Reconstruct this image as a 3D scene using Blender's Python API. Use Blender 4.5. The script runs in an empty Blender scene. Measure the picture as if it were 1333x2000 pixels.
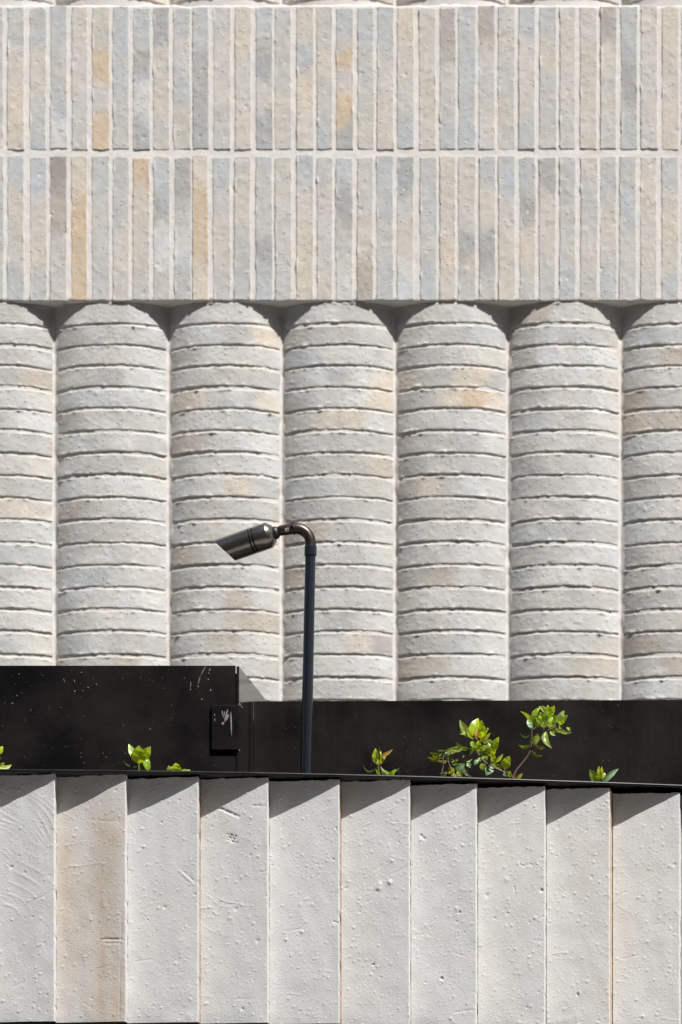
import bpy, bmesh, math, random
import numpy as np
from mathutils import Vector

# ------------------------------------------------------------------ camera, sky, sun, exposure
SC = bpy.context.scene
COL = SC.collection
EYE = 1.6            # camera height above the pavement
F = 5000.0           # focal length in photo pixels (1333 x 2000 frame)

cam_d = bpy.data.cameras.new("camera")
cam = bpy.data.objects.new("camera", cam_d)
COL.objects.link(cam)
cam.location = (0, 0, EYE)
cam.rotation_euler = (math.pi / 2, 0, 0)
cam_d.sensor_fit = 'HORIZONTAL'
cam_d.sensor_width = 36.0
cam_d.lens = 36.0 * F / 1333.0
cam_d.shift_y = 1500.0 / 1333.0
cam_d.clip_start = 0.05
cam_d.clip_end = 500
cam_d.dof.use_dof = True
cam_d.dof.focus_distance = 4.14
cam_d.dof.aperture_fstop = 8
SC.camera = cam

SUN = Vector((0.78, -1.0, 1.88)).normalized()      # direction towards the sun
world = bpy.data.worlds.new("World")
SC.world = world
world.use_nodes = True
wn = world.node_tree.nodes
wl = world.node_tree.links
bg = wn.get("Background") or wn.new("ShaderNodeBackground")
sky = wn.new("ShaderNodeTexSky")
sky.sky_type = 'NISHITA'
sky.sun_disc = False
sky.sun_elevation = math.asin(SUN.z)
sky.sun_rotation = math.atan2(SUN.x, SUN.y)
sky.air_density = 1.0
sky.dust_density = 1.5
wl.new(sky.outputs[0], bg.inputs[0])
bg.inputs[1].default_value = 0.05

sun_d = bpy.data.lights.new("sun", 'SUN')
sun_d.energy = 5.0
sun_d.angle = math.radians(0.5)
sun_d.color = (1.0, 0.98, 0.955)
sun = bpy.data.objects.new("sun", sun_d)
COL.objects.link(sun)
sun.rotation_euler = SUN.to_track_quat('Z', 'Y').to_euler()
sun.location = (4, -6, 10)

SC.view_settings.view_transform = 'Standard'
SC.view_settings.look = 'None'
SC.view_settings.exposure = 0.6
SC.view_settings.gamma = 1.0
SC.view_settings.use_curve_mapping = False

# ------------------------------------------------------------------ helpers
def at(px, py, Y):
    """point at distance Y that the photo shows at pixel (px, py)"""
    return np.array(((px - 666.5) * Y / F, Y, EYE + (2500.0 - py) * Y / F))

def zat(py, Y):
    return EYE + (2500.0 - py) * Y / F

def xat(px, Y):
    return (px - 666.5) * Y / F

def vnoise(x, y, seed):
    """smooth value noise in -1..1"""
    rs = np.random.RandomState(seed % 100003)
    tab = rs.rand(64, 64) * 2 - 1
    xi = np.floor(x).astype(int); yi = np.floor(y).astype(int)
    fx = x - xi; fy = y - yi
    fx = fx * fx * (3 - 2 * fx); fy = fy * fy * (3 - 2 * fy)
    a = tab[yi & 63, xi & 63]; b = tab[yi & 63, (xi + 1) & 63]
    c = tab[(yi + 1) & 63, xi & 63]; d = tab[(yi + 1) & 63, (xi + 1) & 63]
    return (a + (b - a) * fx) * (1 - fy) + (c + (d - c) * fx) * fy

def fbm(x, y, seed, o=3):
    s = 0; a = 1; t = 0
    for k in range(o):
        s = s + a * vnoise(x * 2 ** k, y * 2 ** k, seed + 17 * k); t += a; a *= .5
    return s / t

def sstep(a, b, x):
    t = np.clip((x - a) / (b - a), 0, 1)
    return t * t * (3 - 2 * t)

def lin(c):
    c = np.asarray(c, float) / 255.0
    return np.where(c <= .04045, c / 12.92, ((c + .055) / 1.055) ** 2.4)

def quad_mesh(name, co, quads, tint=None, smooth=True):
    me = bpy.data.meshes.new(name)
    co = np.asarray(co, np.float32); quads = np.asarray(quads, np.int32)
    me.vertices.add(len(co)); me.vertices.foreach_set("co", co.ravel())
    n = len(quads)
    me.loops.add(n * 4); me.loops.foreach_set("vertex_index", quads.ravel())
    me.polygons.add(n)
    me.polygons.foreach_set("loop_start", np.arange(0, n * 4, 4, dtype=np.int32))
    me.polygons.foreach_set("use_smooth", np.full(n, smooth, dtype=bool))
    me.update(calc_edges=True)
    if tint is not None:
        at_ = me.color_attributes.new("tint", 'FLOAT_COLOR', 'POINT')
        t = np.ones((len(co), 4), np.float32); t[:, :3] = tint
        at_.data.foreach_set("color", t.ravel())
    return me

def sheet_solid(name, P, back, tint=None):
    """closed block: front grid P (nv, nu, 3), back = y of the rear face"""
    nv, nu = P.shape[:2]
    idx = np.arange(nv * nu).reshape(nv, nu)
    q = np.stack([idx[:-1, :-1], idx[:-1, 1:], idx[1:, 1:], idx[1:, :-1]], -1).reshape(-1, 4)
    ring = np.concatenate([idx[0, :], idx[1:, -1], idx[-1, -2::-1], idx[-2:0:-1, 0]])
    B = P.reshape(-1, 3)[ring].copy(); B[:, 1] = back
    n = len(ring); r2 = np.arange(n) + nv * nu
    nx = np.roll(np.arange(n), -1)
    side = np.stack([ring, r2, r2[nx], ring[nx]], -1)
    co = np.concatenate([P.reshape(-1, 3), B])
    t = None
    if tint is not None:
        t = np.concatenate([tint.reshape(-1, 3), tint.reshape(-1, 3)[ring]])
    # rear cap as a strip between the bottom row and the top row
    b_bot = r2[:nu]; b_top = r2[nu + nv - 2: nu + nv - 2 + nu][::-1]
    cap = np.stack([b_bot[:-1], b_top[:-1], b_top[1:], b_bot[1:]], -1)
    return quad_mesh(name, co, np.concatenate([q, side, cap]), t)

def link(name, me, m, parent=None, label=None, kind=None):
    o = bpy.data.objects.new(name, me)
    COL.objects.link(o)
    if m is not None and len(me.materials) == 0:
        me.materials.append(m)
    if parent is not None:
        o.parent = parent
    if label: o["label"] = label
    if kind: o["kind"] = kind
    return o

def thing(name, label, cat, loc=(0, 0, 0), group=None):
    o = bpy.data.objects.new(name, None)
    COL.objects.link(o)
    o.empty_display_size = .1
    o.location = loc
    o["label"] = label; o["category"] = cat
    if group: o["group"] = group
    return o

def put(o, org):
    """keep world shape, move the origin of mesh object o to org (world), parents sit unrotated"""
    me = o.data
    n = len(me.vertices)
    co = np.empty(n * 3, np.float32); me.vertices.foreach_get("co", co)
    co = co.reshape(-1, 3) - np.asarray(org, np.float32)
    me.vertices.foreach_set("co", co.ravel()); me.update()
    p = Vector((0, 0, 0)); q = o.parent
    while q is not None:
        p += Vector(q.location); q = q.parent
    o.location = Vector([float(v) for v in org]) - p
    return o

def bm_mesh(name, bm, smooth=False):
    bmesh.ops.recalc_face_normals(bm, faces=bm.faces)
    me = bpy.data.meshes.new(name); bm.to_mesh(me); bm.free()
    if smooth:
        for p in me.polygons: p.use_smooth = True
    return me

def box_bm(lo, hi, bevel=0.0, seg=2):
    bm = bmesh.new()
    bmesh.ops.create_cube(bm, size=1)
    lo = Vector(lo); hi = Vector(hi)
    for v in bm.verts:
        v.co = Vector([lo[k] + (v.co[k] + .5) * (hi[k] - lo[k]) for k in range(3)])
    if bevel:
        bmesh.ops.bevel(bm, geom=list(bm.edges), offset=bevel, segments=seg, affect='EDGES', profile=.5)
    return bm

def tube(name, pts, radii, sides=20, caps=True):
    """swept tube through points; radii per point"""
    pts = [Vector([float(c) for c in p]) for p in pts]
    if not hasattr(radii, '__len__'): radii = [radii] * len(pts)
    bm = bmesh.new(); rings = []
    up = None
    for i, p in enumerate(pts):
        d = (pts[min(i + 1, len(pts) - 1)] - pts[max(i - 1, 0)]).normalized()
        if up is None:
            up = Vector((0, 0, 1)) if abs(d.z) < .9 else Vector((1, 0, 0))
        a = (up - d * up.dot(d)).normalized(); up = a
        b = d.cross(a)
        rings.append([bm.verts.new(p + (a * math.cos(t) + b * math.sin(t)) * radii[i])
                      for t in [2 * math.pi * k / sides for k in range(sides)]])
    for r0, r1 in zip(rings[:-1], rings[1:]):
        for k in range(sides):
            bm.faces.new((r0[k], r0[(k + 1) % sides], r1[(k + 1) % sides], r1[k]))
    if caps:
        bm.faces.new(rings[0][::-1]); bm.faces.new(rings[-1])
    bmesh.ops.recalc_face_normals(bm, faces=bm.faces)
    me = bpy.data.meshes.new(name); bm.to_mesh(me); bm.free()
    for p in me.polygons: p.use_smooth = len(p.vertices) == 4
    me.set_sharp_from_angle(angle=math.radians(35))
    return me

# ------------------------------------------------------------------ materials
def new_mat(name):
    m = bpy.data.materials.new(name); m.use_nodes = True
    nt = m.node_tree
    return m, nt.nodes, nt.links, nt.nodes["Principled BSDF"]

def nd(N, t, **kw):
    n = N.new(t)
    for k, v in kw.items():
        if k.startswith("i_"):
            n.inputs[k[2:].replace("_", " ")].default_value = v
        else: setattr(n, k, v)
    return n

def clay_mat(name, rough=.82, pim_scale=170, pim=.0006, grain=.00022, mott=.10, warm=.5):
    """fired clay: tint from the mesh times mottling, pimples and grain as relief"""
    m, N, L, P = new_mat(name)
    geo = nd(N, "ShaderNodeNewGeometry")
    pos = geo.outputs["Position"]
    att = nd(N, "ShaderNodeAttribute", attribute_name="tint")
    n1 = nd(N, "ShaderNodeTexNoise", i_Scale=38, i_Detail=5, i_Roughness=.6)
    n2 = nd(N, "ShaderNodeTexNoise", i_Scale=420, i_Detail=3, i_Roughness=.65)
    n3 = nd(N, "ShaderNodeTexNoise", i_Scale=14, i_Detail=4, i_Roughness=.6)
    for n in (n1, n2, n3): L.new(pos, n.inputs["Vector"])
    r1 = nd(N, "ShaderNodeMapRange"); r1.inputs[1].default_value = .3; r1.inputs[2].default_value = .7
    r1.inputs[3].default_value = 1 - mott; r1.inputs[4].default_value = 1 + mott * .7
    L.new(n1.outputs["Fac"], r1.inputs[0])
    r2 = nd(N, "ShaderNodeMapRange"); r2.inputs[1].default_value = .3; r2.inputs[2].default_value = .7
    r2.inputs[3].default_value = .93; r2.inputs[4].default_value = 1.05
    L.new(n2.outputs["Fac"], r2.inputs[0])
    mu = nd(N, "ShaderNodeMath", operation='MULTIPLY'); L.new(r1.outputs[0], mu.inputs[0]); L.new(r2.outputs[0], mu.inputs[1])
    # warm / cool drift
    ramp = nd(N, "ShaderNodeValToRGB")
    ramp.color_ramp.elements[0].position = .34; ramp.color_ramp.elements[1].position = .66
    ramp.color_ramp.elements[0].color = (1 - .05 * warm, 1.0, 1 + .05 * warm, 1)
    ramp.color_ramp.elements[1].color = (1 + .05 * warm, 1.0, 1 - .10 * warm, 1)
    L.new(n3.outputs["Fac"], ramp.inputs[0])
    mx = nd(N, "ShaderNodeMix", data_type='RGBA', blend_type='MULTIPLY'); mx.inputs[0].default_value = 1
    L.new(att.outputs["Color"], mx.inputs[6]); L.new(ramp.outputs[0], mx.inputs[7])
    sc = nd(N, "ShaderNodeVectorMath", operation='SCALE')
    L.new(mx.outputs[2], sc.inputs[0]); L.new(mu.outputs[0], sc.inputs["Scale"])
    L.new(sc.outputs[0], P.inputs["Base Color"])
    P.inputs["Roughness"].default_value = rough
    P.inputs["Specular IOR Level"].default_value = .3
    # relief
    warp = nd(N, "ShaderNodeTexNoise", i_Scale=90, i_Detail=2); L.new(pos, warp.inputs["Vector"])
    wv = nd(N, "ShaderNodeVectorMath", operation='MULTIPLY_ADD')
    L.new(warp.outputs["Color"], wv.inputs[0]); wv.inputs[1].default_value = (.006, .006, .006); L.new(pos, wv.inputs[2])
    v1 = nd(N, "ShaderNodeTexVoronoi", feature='SMOOTH_F1', i_Scale=pim_scale, i_Smoothness=.25); L.new(wv.outputs[0], v1.inputs["Vector"])
    q = nd(N, "ShaderNodeMapRange", interpolation_type='SMOOTHSTEP'); q.inputs[1].default_value = .08; q.inputs[2].default_value = .34
    q.inputs[3].default_value = 1; q.inputs[4].default_value = 0
    L.new(v1.outputs["Distance"], q.inputs[0])
    sel = nd(N, "ShaderNodeMapRange"); sel.inputs[1].default_value = .45; sel.inputs[2].default_value = .95   # only some cells carry a pimple
    sp = nd(N, "ShaderNodeSeparateColor"); L.new(v1.outputs["Color"], sp.inputs[0]); L.new(sp.outputs[0], sel.inputs[0])
    pm = nd(N, "ShaderNodeMath", operation='MULTIPLY'); L.new(q.outputs[0], pm.inputs[0]); L.new(sel.outputs[0], pm.inputs[1])
    b1 = nd(N, "ShaderNodeBump", i_Strength=1.0, i_Distance=pim); L.new(pm.outputs[0], b1.inputs["Height"])
    n4 = nd(N, "ShaderNodeTexNoise", i_Scale=520, i_Detail=4, i_Roughness=.7); L.new(pos, n4.inputs["Vector"])
    b2 = nd(N, "ShaderNodeBump", i_Strength=1.0, i_Distance=grain * 3); L.new(n4.outputs["Fac"], b2.inputs["Height"])
    L.new(b1.outputs[0], b2.inputs["Normal"])
    L.new(b2.outputs[0], P.inputs["Normal"])
    return m

def steel_mat(name, base=(.011, .010, .0105), rough=.34, spec=.5, ior=1.5, speck=.55, brown=.5, streak=0.0):
    m, N, L, P = new_mat(name)
    geo = nd(N, "ShaderNodeNewGeometry"); pos = geo.outputs["Position"]
    n1 = nd(N, "ShaderNodeTexNoise", i_Scale=9, i_Detail=6, i_Roughness=.65); L.new(pos, n1.inputs["Vector"])
    ramp = nd(N, "ShaderNodeValToRGB")
    b = np.array(base)
    ramp.color_ramp.elements[0].position = .35; ramp.color_ramp.elements[1].position = .7
    ramp.color_ramp.elements[0].color = (*b, 1)
    ramp.color_ramp.elements[1].color = (b[0] * (1 + 1.0 * brown), b[1] * (1 + .55 * brown), b[2] * (1 + .3 * brown), 1)
    L.new(n1.outputs["Fac"], ramp.inputs[0])
    # dust specks
    v = nd(N, "ShaderNodeTexVoronoi", i_Scale=190); L.new(pos, v.inputs["Vector"])
    sp = nd(N, "ShaderNodeSeparateColor"); L.new(v.outputs["Color"], sp.inputs[0])
    rad = nd(N, "ShaderNodeMapRange"); rad.inputs[1].default_value = .72; rad.inputs[2].default_value = 1.0
    rad.inputs[3].default_value = 0.0; rad.inputs[4].default_value = .2
    L.new(sp.outputs[0], rad.inputs[0])
    lt = nd(N, "ShaderNodeMath", operation='LESS_THAN'); L.new(v.outputs["Distance"], lt.inputs[0]); L.new(rad.outputs[0], lt.inputs[1])
    pn = nd(N, "ShaderNodeTexNoise", i_Scale=13, i_Detail=2); L.new(pos, pn.inputs["Vector"])
    pr = nd(N, "ShaderNodeMapRange"); pr.inputs[1].default_value = .42; pr.inputs[2].default_value = .7
    pr.inputs[3].default_value = .1 * speck; pr.inputs[4].default_value = speck
    L.new(pn.outputs["Fac"], pr.inputs[0])
    fm = nd(N, "ShaderNodeMath", operation='MULTIPLY'); L.new(lt.outputs[0], fm.inputs[0]); L.new(pr.outputs[0], fm.inputs[1])
    mx = nd(N, "ShaderNodeMix", data_type='RGBA'); L.new(fm.outputs[0], mx.inputs[0]); L.new(ramp.outputs[0], mx.inputs[6])
    mx.inputs[7].default_value = (.17, .165, .16, 1)
    last = mx.outputs[2]
    if streak:
        sv = nd(N, "ShaderNodeVectorMath", operation='MULTIPLY'); L.new(pos, sv.inputs[0]); sv.inputs[1].default_value = (260, 260, 9)
        sn = nd(N, "ShaderNodeTexNoise", i_Scale=1, i_Detail=4, i_Roughness=.7); L.new(sv.outputs[0], sn.inputs["Vector"])
        sr = nd(N, "ShaderNodeMapRange"); sr.inputs[1].default_value = .5; sr.inputs[2].default_value = .85; sr.inputs[4].default_value = streak
        L.new(sn.outputs["Fac"], sr.inputs[0])
        m2 = nd(N, "ShaderNodeMix", data_type='RGBA'); L.new(sr.outputs[0], m2.inputs[0]); L.new(last, m2.inputs[6])
        m2.inputs[7].default_value = (.12, .115, .11, 1); last = m2.outputs[2]
    L.new(last, P.inputs["Base Color"])
    # uneven gloss
    rr = nd(N, "ShaderNodeMapRange"); rr.inputs[1].default_value = .3; rr.inputs[2].default_value = .7
    rr.inputs[3].default_value = rough * .8; rr.inputs[4].default_value = rough * 1.3
    L.new(n1.outputs["Fac"], rr.inputs[0]); L.new(rr.outputs[0], P.inputs["Roughness"])
    P.inputs["Specular IOR Level"].default_value = spec
    P.inputs["IOR"].default_value = ior
    return m

def plain_mat(name, col, rough=.5, metal=0.0, noise=.15, scale=60, spec=.5):
    m, N, L, P = new_mat(name)
    geo = nd(N, "ShaderNodeNewGeometry")
    n = nd(N, "ShaderNodeTexNoise", i_Scale=scale, i_Detail=5); L.new(geo.outputs["Position"], n.inputs["Vector"])
    r = nd(N, "ShaderNodeMapRange"); r.inputs[1].default_value = .3; r.inputs[2].default_value = .7
    r.inputs[3].default_value = 1 - noise; r.inputs[4].default_value = 1 + noise
    L.new(n.outputs["Fac"], r.inputs[0])
    s = nd(N, "ShaderNodeVectorMath", operation='SCALE'); s.inputs[0].default_value = col
    L.new(r.outputs[0], s.inputs["Scale"]); L.new(s.outputs[0], P.inputs["Base Color"])
    P.inputs["Roughness"].default_value = rough; P.inputs["Metallic"].default_value = metal
    P.inputs["Specular IOR Level"].default_value = spec
    return m

def metal_mat(name, col, rough):
    """brushed, bronzed metal of the lamp head"""
    m, N, L, P = new_mat(name)
    tc = nd(N, "ShaderNodeTexCoord")
    sv = nd(N, "ShaderNodeVectorMath", operation='MULTIPLY'); L.new(tc.outputs["Object"], sv.inputs[0]); sv.inputs[1].default_value = (60, 900, 900)
    n = nd(N, "ShaderNodeTexNoise", i_Scale=1, i_Detail=4, i_Roughness=.7); L.new(sv.outputs[0], n.inputs["Vector"])
    r = nd(N, "ShaderNodeMapRange"); r.inputs[1].default_value = .3; r.inputs[2].default_value = .7
    r.inputs[3].default_value = .72; r.inputs[4].default_value = 1.25
    L.new(n.outputs["Fac"], r.inputs[0])
    s = nd(N, "ShaderNodeVectorMath", operation='SCALE'); s.inputs[0].default_value = col
    L.new(r.outputs[0], s.inputs["Scale"]); L.new(s.outputs[0], P.inputs["Base Color"])
    P.inputs["Metallic"].default_value = .9; P.inputs["Roughness"].default_value = rough
    return m

def leaf_mat(name, col, trans, gloss=.32):
    m, N, L, P = new_mat(name)
    out = N["Material Output"]
    tc = nd(N, "ShaderNodeTexCoord")
    att = nd(N, "ShaderNodeAttribute", attribute_name="tint")      # midrib and side veins
    n = nd(N, "ShaderNodeTexNoise", i_Scale=220, i_Detail=4)
    L.new(tc.outputs["Object"], n.inputs["Vector"])
    r = nd(N, "ShaderNodeMapRange"); r.inputs[1].default_value = .3; r.inputs[2].default_value = .7
    r.inputs[3].default_value = .78; r.inputs[4].default_value = 1.2
    L.new(n.outputs["Fac"], r.inputs[0])
    mx = nd(N, "ShaderNodeMix", data_type='RGBA', blend_type='MULTIPLY'); mx.inputs[0].default_value = 1
    mx.inputs[6].default_value = (*col, 1); L.new(att.outputs["Color"], mx.inputs[7])
    s = nd(N, "ShaderNodeVectorMath", operation='SCALE'); L.new(mx.outputs[2], s.inputs[0]); L.new(r.outputs[0], s.inputs["Scale"])
    L.new(s.outputs[0], P.inputs["Base Color"])
    P.inputs["Roughness"].default_value = gloss; P.inputs["Specular IOR Level"].default_value = .5
    t = nd(N, "ShaderNodeBsdfTranslucent")
    t2 = nd(N, "ShaderNodeVectorMath", operation='MULTIPLY'); L.new(s.outputs[0], t2.inputs[0]); t2.inputs[1].default_value = (1.5, 1.35, .5)
    L.new(t2.outputs[0], t.inputs["Color"])
    mixs = nd(N, "ShaderNodeMixShader"); mixs.inputs[0].default_value = trans
    L.new(P.outputs[0], mixs.inputs[1]); L.new(t.outputs[0], mixs.inputs[2]); L.new(mixs.outputs[0], out.inputs["Surface"])
    return m

M_BRICK = clay_mat("fired_brick", pim_scale=150, pim=.0011, grain=.0002)
M_MORTAR = clay_mat("pale_mortar", rough=.9, pim_scale=260, pim=.0006, grain=.0004, mott=.07, warm=.3)
M_PANEL = clay_mat("glazed_clay_panel", rough=.7, pim_scale=300, pim=.0005, grain=.00017, mott=.045, warm=.2)
M_STEEL = steel_mat("black_steel", brown=1.6, base=(.0032, .0028, .0031), spec=.22, rough=.42, speck=.8)
M_STEEL2 = steel_mat("black_steel_brown", base=(.0040, .0034, .0032), spec=.22, rough=.42, speck=.6, brown=1.3, streak=.05)
M_ENDPL = steel_mat("polished_black_steel", rough=.13, ior=2.1, speck=.5, streak=.12)
M_COPING = steel_mat("coping_steel", base=(.0026, .0026, .0028), spec=.32, rough=.3, speck=.3)
M_POLE = plain_mat("blue_black_powder_coat", (.009, .011, .0155), .27, 0, .2, 120, 1.0)
M_BRONZE = metal_mat("bronzed_lamp_metal", (.25, .228, .20), .24)
M_PIPE = plain_mat("dark_bronze_pipe", (.072, .054, .046), .36, .75, .18, 120)
M_RUBBER = plain_mat("black_fitting", (.012, .011, .011), .5)
M_CHALK = plain_mat("dried_splash", (.19, .187, .185), .9, 0, .3, 300)
M_STICK = plain_mat("pale_sticker_print", (.5, .48, .46), .6, 0, .1, 200)
M_CORE = plain_mat("dark_backing", (.02, .019, .018), .9)
M_SOIL = plain_mat("dark_potting_soil", (.035, .025, .018), .95, 0, .5, 90)
M_PAVE = plain_mat("concrete_pavement", (.30, .285, .265), .9, 0, .12, 6)
M_ROAD = plain_mat("asphalt", (.05, .05, .052), .9, 0, .2, 30)
M_ACROSS = plain_mat("dark_brick", (.085, .068, .058), .9, 0, .25, 5)
M_WINDOW = plain_mat("window_glass", (.02, .022, .025), .1)
M_STEM = plain_mat("reddish_brown_stem", (.13, .075, .058), .6, 0, .3, 200)
M_GSTEM = plain_mat("green_stem", (.16, .15, .05), .5, 0, .2, 200)

# ------------------------------------------------------------------ ground
bm = bmesh.new()
vs = [bm.verts.new(p) for p in ((-150, -150, 0), (150, -150, 0), (150, 150, 0), (-150, 150, 0))]
bm.faces.new(vs)
link("road", bm_mesh("road", bm), M_ROAD, kind="structure")
bm = box_bm((-40, .6, .0), (40, 30, .12), .01, 1)
link("pavement", bm_mesh("pavement", bm), M_PAVE, kind="structure")
# unseen building added behind the camera to darken steel reflections and block low sky
YO = -9.0
across = thing("added_dark_building", "added unseen dark brick building with windows, blocks low sky", "building", (0, YO, 0))
bm = box_bm((-30, YO - 10, .0), (30, YO, 13.5), .02, 1)
put(link("wall", bm_mesh("wall", bm), M_ACROSS, across), (0, YO, 0))
wm = None
for fl in range(4):
    for k in range(-9, 10):
        if wm is None:
            wm = bm_mesh("window", box_bm((-.8, -.02, 0), (.8, .05, 1.9), .02, 1))
            wm.materials.append(M_WINDOW)
        o = link("window", wm, None, across); o.location = (k * 3.0, .0, 1.1 + fl * 3.2)

# ------------------------------------------------------------------ brick building
ALB = .80                              # sRGB seen in sunlight -> base colour
PAL = {'G': (203, 198, 189), 'B': (193, 194.5, 193.5), 'D': (179, 178, 175), 'O': (221, 190, 152), 'o': (217, 202, 182),
       'Y': (211, 201, 187), 'W': (212, 211, 207), 'P': (212, 201, 191), 'N': (187, 176, 165), 'n': (196, 184, 168),
       'K': (168, 159, 150), 'w': (206, 204, 198), 'g': (194, 191, 184)}
def soften(v, k=.62):
    g = sum(v) / 3.0
    return [g + (c - g) * k for c in v]
PALL = {k: lin(soften(v)) * ALB for k, v in PAL.items()}
MORT = lin((216, 211, 206)) * .84

def stops_colour(s, t):
    """colour along 0..1 from a string of palette letters, soft steps"""
    cols = np.array([PALL[c] for c in s])
    n = len(s)
    if n == 1: return np.broadcast_to(cols[0], t.shape + (3,)).copy()
    x = np.clip(t * n - .5, 0, n - 1 - 1e-6)
    i = x.astype(int); f = sstep(.22, .78, x - i)[..., None]
    return cols[i] * (1 - f) + cols[i + 1] * f

YF = 5.0                               # front face of the soldier band
BULGE = .0365
Y_SEAM = YF + .0026 + BULGE

building = thing("brick_building", "pale brick building wall with a band of upright bricks over rows of rounded scalloped columns", "building", (0, YF, 0))

def prof(u):
    """0..1 bulge across a column, u = -1..1"""
    u = np.clip(np.abs(u), 0, 1)
    R = (110 ** 2 + 33 ** 2) / 66.0
    circ = (np.sqrt(R * R - (110 * u) ** 2) - (R - 33)) / 33.0
    ell = np.sqrt(1 - u * u)
    return .92 * (1 - u ** 2.6) ** .9 + .08 * ell

SEAMS_PX = [-337, -113, 108, 330.5, 551.5, 773, 993, 1213.5, 1436, 1657]
SEAMS = [xat(p, Y_SEAM) for p in SEAMS_PX]
HALF_J = .0042

def edge_round(d, r):
    d = np.clip(d, 0, r)
    return r - np.sqrt(np.maximum(r * r - (r - d) ** 2, 0))

def pimples(X, Z, H, rs, n, rmin, rmax, hmin, hmax):
    """add n small gaussian bumps to the height field H over the regular grid X, Z"""
    x0, x1 = X.min(), X.max(); z0, z1 = Z.min(), Z.max()
    xs = X[0]; zs = Z[:, 0]
    for _ in range(n):
        cx = rs.uniform(x0, x1); cz = rs.uniform(z0, z1); r = rs.uniform(rmin, rmax) ; h = rs.uniform(hmin, hmax)
        a, b = np.searchsorted(xs, (cx - 2.4 * r, cx + 2.4 * r)); c, d = np.searchsorted(zs, (cz - 2.4 * r, cz + 2.4 * r))
        if a >= b or c >= d: continue
        g = np.exp(-(((xs[a:b][None] - cx) / r) ** 2 + ((zs[c:d][:, None] - cz) / r) ** 2))
        H[c:d, a:b] += h * g

def scallop_brick(col, zb, zt, seed, stops, parent, nu=96):
    rs = np.random.RandomState(seed % 99991)
    s0, s1 = SEAMS[col], SEAMS[col + 1]
    xc = (s0 + s1) / 2; half = (s1 - s0) / 2
    xa = s0 + HALF_J + rs.uniform(-.0008, .001); xb = s1 - HALF_J + rs.uniform(-.001, .0008)
    e = np.array([0, .0006, .0014, .0026])
    uu = np.concatenate([xa + e, np.linspace(xa + .005, xb - .005, nu), xb - e[::-1]])
    h = zt - zb
    vv = np.concatenate([zb + e, np.linspace(zb + .0045, zt - .0045, 15), zt - e[::-1]])
    X, Z = np.meshgrid(uu, vv)
    fb = sstep(.45, 0, (Z - zb) / h); ft = sstep(.55, 1, (Z - zb) / h)
    wav_b = .0010 * vnoise(X * 14, X * 0 + 3.3, seed) + .0007 * vnoise(X * 70, X * 0, seed + 1) + .0005 * vnoise(X * 230, X * 0, seed + 5)
    wav_t = .0006 * vnoise(X * 18, X * 0 + 1.3, seed + 2) + .0005 * vnoise(X * 80, X * 0, seed + 3) + .0005 * vnoise(X * 260, X * 0, seed + 6)
    Zd = Z + fb * wav_b + ft * wav_t
    H = BULGE * prof((X - xc) / half)
    H = H + .0006 * vnoise(X * 24, Z * 40, seed + 7) + .00025 * vnoise(X * 120, Z * 160, seed + 8)
    tilt = rs.uniform(.0000, .0009)
    H = H + tilt * (1 - 2 * (Z - zb) / h)
    D = np.zeros_like(X)
    pimples(X, Z, D, rs, 70, .0012, .0026, .0003, .0009)
    # lumps of squeezed mortar clinging to the upper and lower edges
    M = np.zeros_like(X)
    for _ in range(rs.randint(12, 24)):
        cx = rs.uniform(xa, xb); top = rs.rand() < .62; cz = (zt - rs.uniform(.0005, .003)) if top else zb + rs.uniform(.0005, .003)
        rx = rs.uniform(.0016, .006); rz = rs.uniform(.0014, .0026)
        g = np.exp(-(((X - cx) / rx) ** 2 + ((Z - cz) / rz) ** 2))
        D += rs.uniform(.0006, .0017) * g; M = np.maximum(M, g)
    # chips knocked out of the edges
    for _ in range(rs.randint(0, 3)):
        cx = rs.uniform(xa, xb); cz = zb if rs.rand() < .95 else zt
        g = np.exp(-(((X - cx) / rs.uniform(.002, .006)) ** 2 + ((Z - cz) / rs.uniform(.002, .0045)) ** 2))
        D -= rs.uniform(.0005, .0014) * g
    back = edge_round(np.minimum(Z - zb, zt - Z), .0024) + edge_round(np.minimum(X - xa, xb - X), .0015) * .6
    Y = Y_SEAM - H - D + back * .8
    P = np.stack([X, Y, Zd], -1)
    t = stops_colour(stops, np.clip((X - xa) / (xb - xa) + .05 * vnoise(X * 25, Z * 40, seed + 11), 0, 1))
    t = t * (1 + .05 * fbm(X * 22, Z * 40, seed + 12))[..., None]
    sm = np.clip(sstep(.0035, .0, zt - Z + .003 * vnoise(X * 45, X * 0 + 9, seed + 13)) * .8 + M * .9, 0, 1)[..., None]
    t = t * (1 - sm) + MORT * sm
    dk = np.zeros_like(X)
    for _ in range(rs.choice((0, 0, 0, 1))):
        cx = rs.uniform(xa, xb); cz = rs.uniform(zt - .008, zt)
        dk = np.maximum(dk, np.exp(-(((X - cx) / rs.uniform(.003, .007)) ** 2 + ((Z - cz) / .003) ** 2)))
    t = t * (1 - .06 * dk)[..., None]
    o = link("brick", sheet_solid("brick", P, Y_SEAM + .03, t), M_BRICK, parent)
    return put(o, (xc, Y_SEAM, (zb + zt) / 2))

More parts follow.
